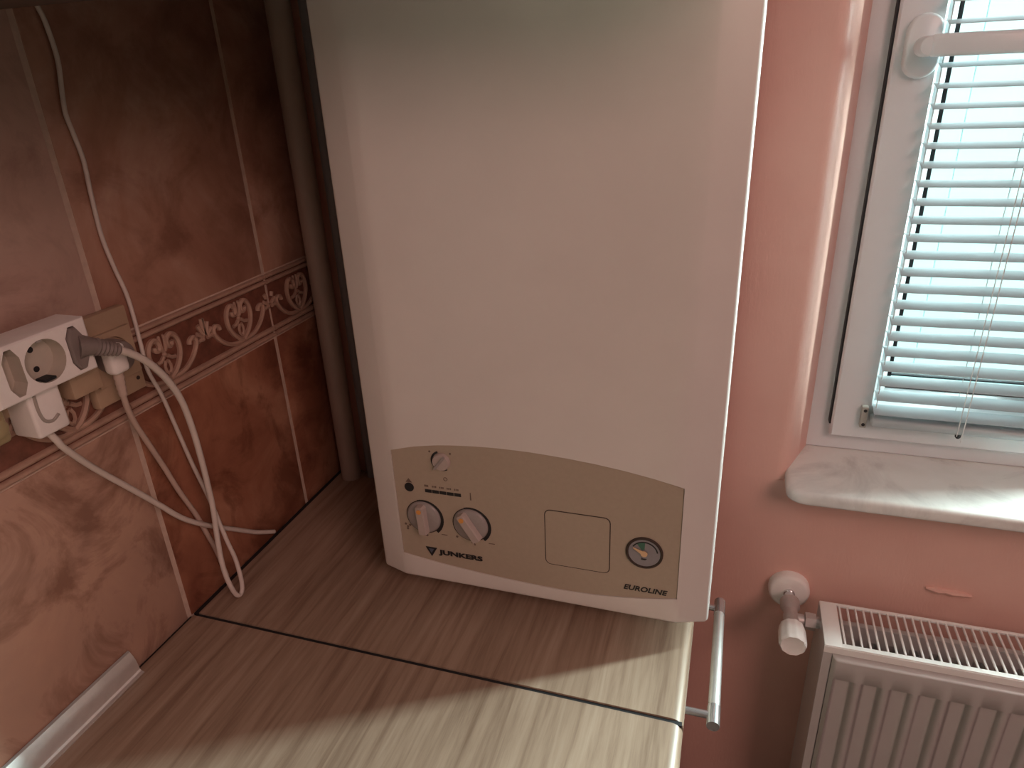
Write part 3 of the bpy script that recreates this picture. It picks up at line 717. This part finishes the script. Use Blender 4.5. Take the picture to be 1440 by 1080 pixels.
# white three-way adaptor: front with two flat openings and a round well
ad = thing('socket_adaptor', 'white three way socket adaptor plugged in at the left edge', 'adaptor', (.03, .40, .385))
def adaptor_front(bm_, holes, y0, y1, z0, z1, x, depth, wells):
    # build the face as vertical strips between holes; every hole polygon is centred and convex
    edges = [y0, .3804, .4206, y1]
    for (hc, pts2), ya, yb_ in zip(holes, edges, edges[1:]):
        m_ = len(pts2); o_, r0_, r1_ = [], [], []
        zc_ = (z0+z1)/2
        for (py, pz) in pts2:
            d = Vector((py-hc, pz-zc_)); t = 1e9
            if d.x > 1e-9: t = min(t, (yb_-hc)/d.x)
            if d.x < -1e-9: t = min(t, (ya-hc)/d.x)
            if d.y > 1e-9: t = min(t, (z1-zc_)/d.y)
            if d.y < -1e-9: t = min(t, (z0-zc_)/d.y)
            o_.append(bm_.verts.new((x, hc+d.x*t, zc_+d.y*t))); r0_.append(bm_.verts.new((x, py, pz))); r1_.append((x-depth, hc+d.x*.97, zc_+d.y*.97))
        cor = [(ya, z0), (yb_, z0), (yb_, z1), (ya, z1)]
        for k in range(m_):
            j = (k+1) % m_
            bm_.faces.new((o_[k], o_[j], r0_[j], r0_[k]))
            a_, c_ = o_[k].co, o_[j].co
            if abs(a_.z-c_.z) > .9*(z1-z0) and min(abs(a_.y-ya), abs(a_.y-yb_)) > 1e-6:
                sd = ya if a_.y < hc else yb_
                bm_.faces.new((o_[k], bm_.verts.new((x, sd, a_.z)), bm_.verts.new((x, sd, c_.z)), o_[j]))
            elif abs(a_.y-c_.y) > 1e-7 and abs(a_.z-c_.z) > 1e-7:      # corner between: fill with a triangle
                best = min(cor, key=lambda q: (Vector((q[0]-(a_.y+c_.y)/2, q[1]-(a_.z+c_.z)/2))).length)
                bm_.faces.new((o_[k], bm_.verts.new((x, best[0], best[1])), o_[j]))
        wb = MB(); q0 = [wb.bm.verts.new(q_.co) for q_ in r0_]; q1 = [wb.bm.verts.new(q_) for q_ in r1_]
        for k in range(m_): wb.bm.faces.new((q0[k], q0[(k+1) % m_], q1[(k+1) % m_], q1[k]))
        wb.bm.faces.new(q1); wells.append(wb)
ZA0, ZA1, ZAc = .3625, .4125, .3875
def hexo(c, hw_, hh, cut): return [(c-hw_+cut*.55, ZAc-hh), (c+hw_-cut*.55, ZAc-hh), (c+hw_, ZAc-hh+cut), (c+hw_, ZAc+hh-cut), (c+hw_-cut*.55, ZAc+hh), (c-hw_+cut*.55, ZAc+hh), (c-hw_, ZAc+hh-cut), (c-hw_, ZAc-hh+cut)]
circ = [(.4005+.0192*math.cos(2*PI*k/32), ZAc+.0192*math.sin(2*PI*k/32)) for k in range(32)]
wells = []
b = MB()
AY0, AY1, AX = .351, .4475, .0505
adaptor_front(b.bm, [(.3715, hexo(.3715, .0078, .0205, .009)), (.4005, circ), (.4315, hexo(.4315, .0078, .0205, .009))], AY0+.002, AY1-.002, ZA0+.002, ZA1-.002, AX, .015, wells)
ra_ = [(AY0, ZA0), (AY1, ZA0), (AY1, ZA1), (AY0, ZA1)]
lv2 = []
for x, ins in ((AX, .002), (AX-.0008, .0006), (AX-.0022, 0), (.0175, 0)):
    lv2.append([b.bm.verts.new((x, y+(ins if y < .4 else -ins), z+(ins if z < .39 else -ins))) for y, z in ra_])
for A, B in zip(lv2, lv2[1:]):
    for k in range(4): b.bm.faces.new((A[k], A[(k+1) % 4], B[(k+1) % 4], B[k]))
b.bm.faces.new(lv2[-1])
bmesh.ops.remove_doubles(b.bm, verts=b.bm.verts[:], dist=1e-5)
b.build('adaptor_body', 'plastic', ad, angle=25)
for wb in wells: wb.build('socket_well', 'well', ad, angle=25)
q = MB()
for dy, dz in ((-.0038, .0090), (.0038, -.0090)): q.lathe((AX-.0149, .4005, ZAc+dz), (1,0,0), [(0, .0027), (.0004, .0027)], 14)
q.build('pin_hole', 'black', ad)
MB().box((AX-.0135, .3990, ZAc+.0168), (AX-.0010, .4030, ZAc+.0186), .0004, 1).build('earth_clip', 'nickel', ad)
MB().box((AX-.0135, .3950, ZAc-.0186), (AX-.0014, .4065, ZAc-.0160), .0006, 1).build('earth_clip', 'gasket', ad)

# grey flat plug in the adaptor's right opening
A_ = [(.0600,.4531,.3810),(.0620,.4617,.3758),(.0620,.4756,.3661),(.0600,.4944,.3487),(.0550,.5151,.3216),(.0500,.5310,.2900),(.0450,.5407,.2515),(.0400,.5471,.2106),(.0360,.5507,.1694),(.0340,.5515,.1334),(.0340,.5472,.1000),(.0360,.5420,.0668),(.0400,.5392,.0402),(.0420,.5433,.0137),(.0420,.5496,.0042),(.0420,.5564,.0074),(.0400,.5612,.0225),(.0340,.5658,.0482),(.0280,.5651,.0786),(.0200,.5676,.1098),(.0140,.5675,.1400),(.0110,.5602,.1872),(.0100,.5521,.2411),(.0120,.5429,.2861),(.0110,.5345,.3200),(.0095,.5361,.3482),(.0070,.5389,.3752),(.0060,.5386,.4050),(.0050,.5338,.4342),(.0042,.5302,.4676),(.0042,.5318,.5088),(.0042,.5339,.5384),(.0042,.5311,.5624),(.0042,.5288,.5801),(.0042,.5314,.5983),(.0042,.5360,.6221),(.0042,.5363,.6396),(.0042,.5340,.6593),(.0042,.5308,.6702),(.0042,.5292,.6900)]
cb = thing('looped_power_cable', 'white power cable with a grey flat plug, looped down over the worktop edge', 'cable', (.045, .45, .38))
sp_ = smooth_path(A_, 5); nn = len(sp_)
MB().tube(sp_, [.0040-.0018*min(1, i/(nn*.62)) for i in range(nn)], 10).build('cord', 'cable', cb)
b = MB()
pl = [(y, z) for y, z in hexo(.4315, .0070, .0195, .0085)]
rg = []
for x, s_ in ((.0405, 1), (.0525, 1), (.0545, .93)):
    rg.append([b.bm.verts.new((x, .4315+(y-.4315)*s_, ZAc+(z-ZAc)*s_)) for y, z in pl])
for P_, Q in zip(rg, rg[1:]):
    for k in range(8): b.bm.faces.new((P_[k], P_[(k+1) % 8], Q[(k+1) % 8], Q[k]))
b.bm.faces.new(rg[0]); b.bm.faces.new(rg[-1][::-1])
b.tube([(.0490, .4335, .3880), (.0520, .4400, .3865), (.0560, .4470, .3838)], [.0125, .0095, .0075], 12)
b.build('plug', 'grey_plug', cb, angle=30, label='grey flat two pin plug')
b = MB(); P0, P1 = Vector((.0560, .4450, .3845)), Vector((.0620, .4640, .3745)); rs, ps = [], []
for k in range(13):
    ps.append(P0.lerp(P1, k/12)); rs.append((.0088 if k % 2 else .0074)-.0002*k)
b.tube(ps, rs, 14).build('strain_relief', 'grey_plug', cb, angle=60)

# ivory angled plug in the right hand socket, cable down behind the worktop
C_ = [(.0350,.4769,.3244),(.0300,.4807,.3047),(.0220,.4911,.2782),(.0160,.5056,.2440),(.0110,.5201,.2080),(.0090,.5332,.1662),(.0080,.5482,.1240),(.0070,.5574,.0900),(.0060,.5668,.0533),(.0042,.5722,.0236),(.0030,.5756,.0060)]
cc = thing('angled_plug_cable', 'ivory cable with an angled plug, hanging from the right socket', 'cable', (.03, .48, .35))
MB().tube(smooth_path(C_, 5), .0030, 10).build('cord', 'cable_warm', cc)
MB().lathe((.0135, .4885, .3560), (1,0,0), [(0, .0170), (.016, .0170), (.022, .0150), (.024, .010)], 24).build('plug_base', 'grey_plug', cc, angle=40, label='grey round plug base')
MB().box((.031, .4660, .3440), (.0465, .4860, .3740), .005, 3).build('plug', 'plastic', cc, angle=40)
b = MB(); P0, P1 = Vector((.0370, .4765, .3530)), Vector((.0340, .4775, .3180)); ps, rs = [], []
for k in range(13):
    ps.append(P0.lerp(P1, k/12)); rs.append((.0062 if k % 2 else .0053)-.00014*k+(.002 if k < 3 else 0))
b.tube(ps, rs, 14).build('strain_relief', 'cable_warm', cc, angle=60)

# white charger block below the adaptor with its thin cable
D_ = [(.0260,.3950,.3230),(.0300,.4000,.3080),(.0290,.4050,.2970),(.0240,.4238,.2696),(.0200,.4438,.2426),(.0190,.4701,.2073),(.0180,.4953,.1726),(.0180,.5140,.1457),(.0170,.5320,.1252),(.0110,.5666,.0929),(.0070,.6034,.0620),(.0040,.6428,.0290),(.0028,.6791,.0040)]
ch = thing('charger_block', 'white charger block under the adaptor, its cable falling to the worktop', 'charger', (.02, .395, .34))
b = MB(); b.box((.0085, .3805, .3190), (.0400, .4120, .3615), .003, 3); b.build('charger_body', 'plastic', ch)
b = MB()
u_path = [(.0402, .3870, .3590), (.0402, .3865, .345), (.0402, .3890, .3345), (.0402, .3960, .3310), (.0402, .4030, .3345)]
b.tube(smooth_path(u_path, 4), .0016, 6).build('grip_groove', 'plastic_shade', ch)
MB().tube(smooth_path(D_, 5), [.0032]*len(smooth_path(D_, 5)), 10).build('cord', 'cable', ch)
# yellow plug at the very edge
ye = thing('yellow_plug', 'yellowish plug below the adaptor at the left edge', 'plug', (.02, .355, .34))
b = MB(); b.box((.0085, .3380, .3270), (.0330, .3640, .3600), .004, 3); b.build('plug_body', 'yellow', ye)
MB().lathe((.0325, .3520, .3440), (1,0,0), [(0, .009), (.006, .008), (.0075, .006)], 18).build('plug_boss', 'yellow', ye)
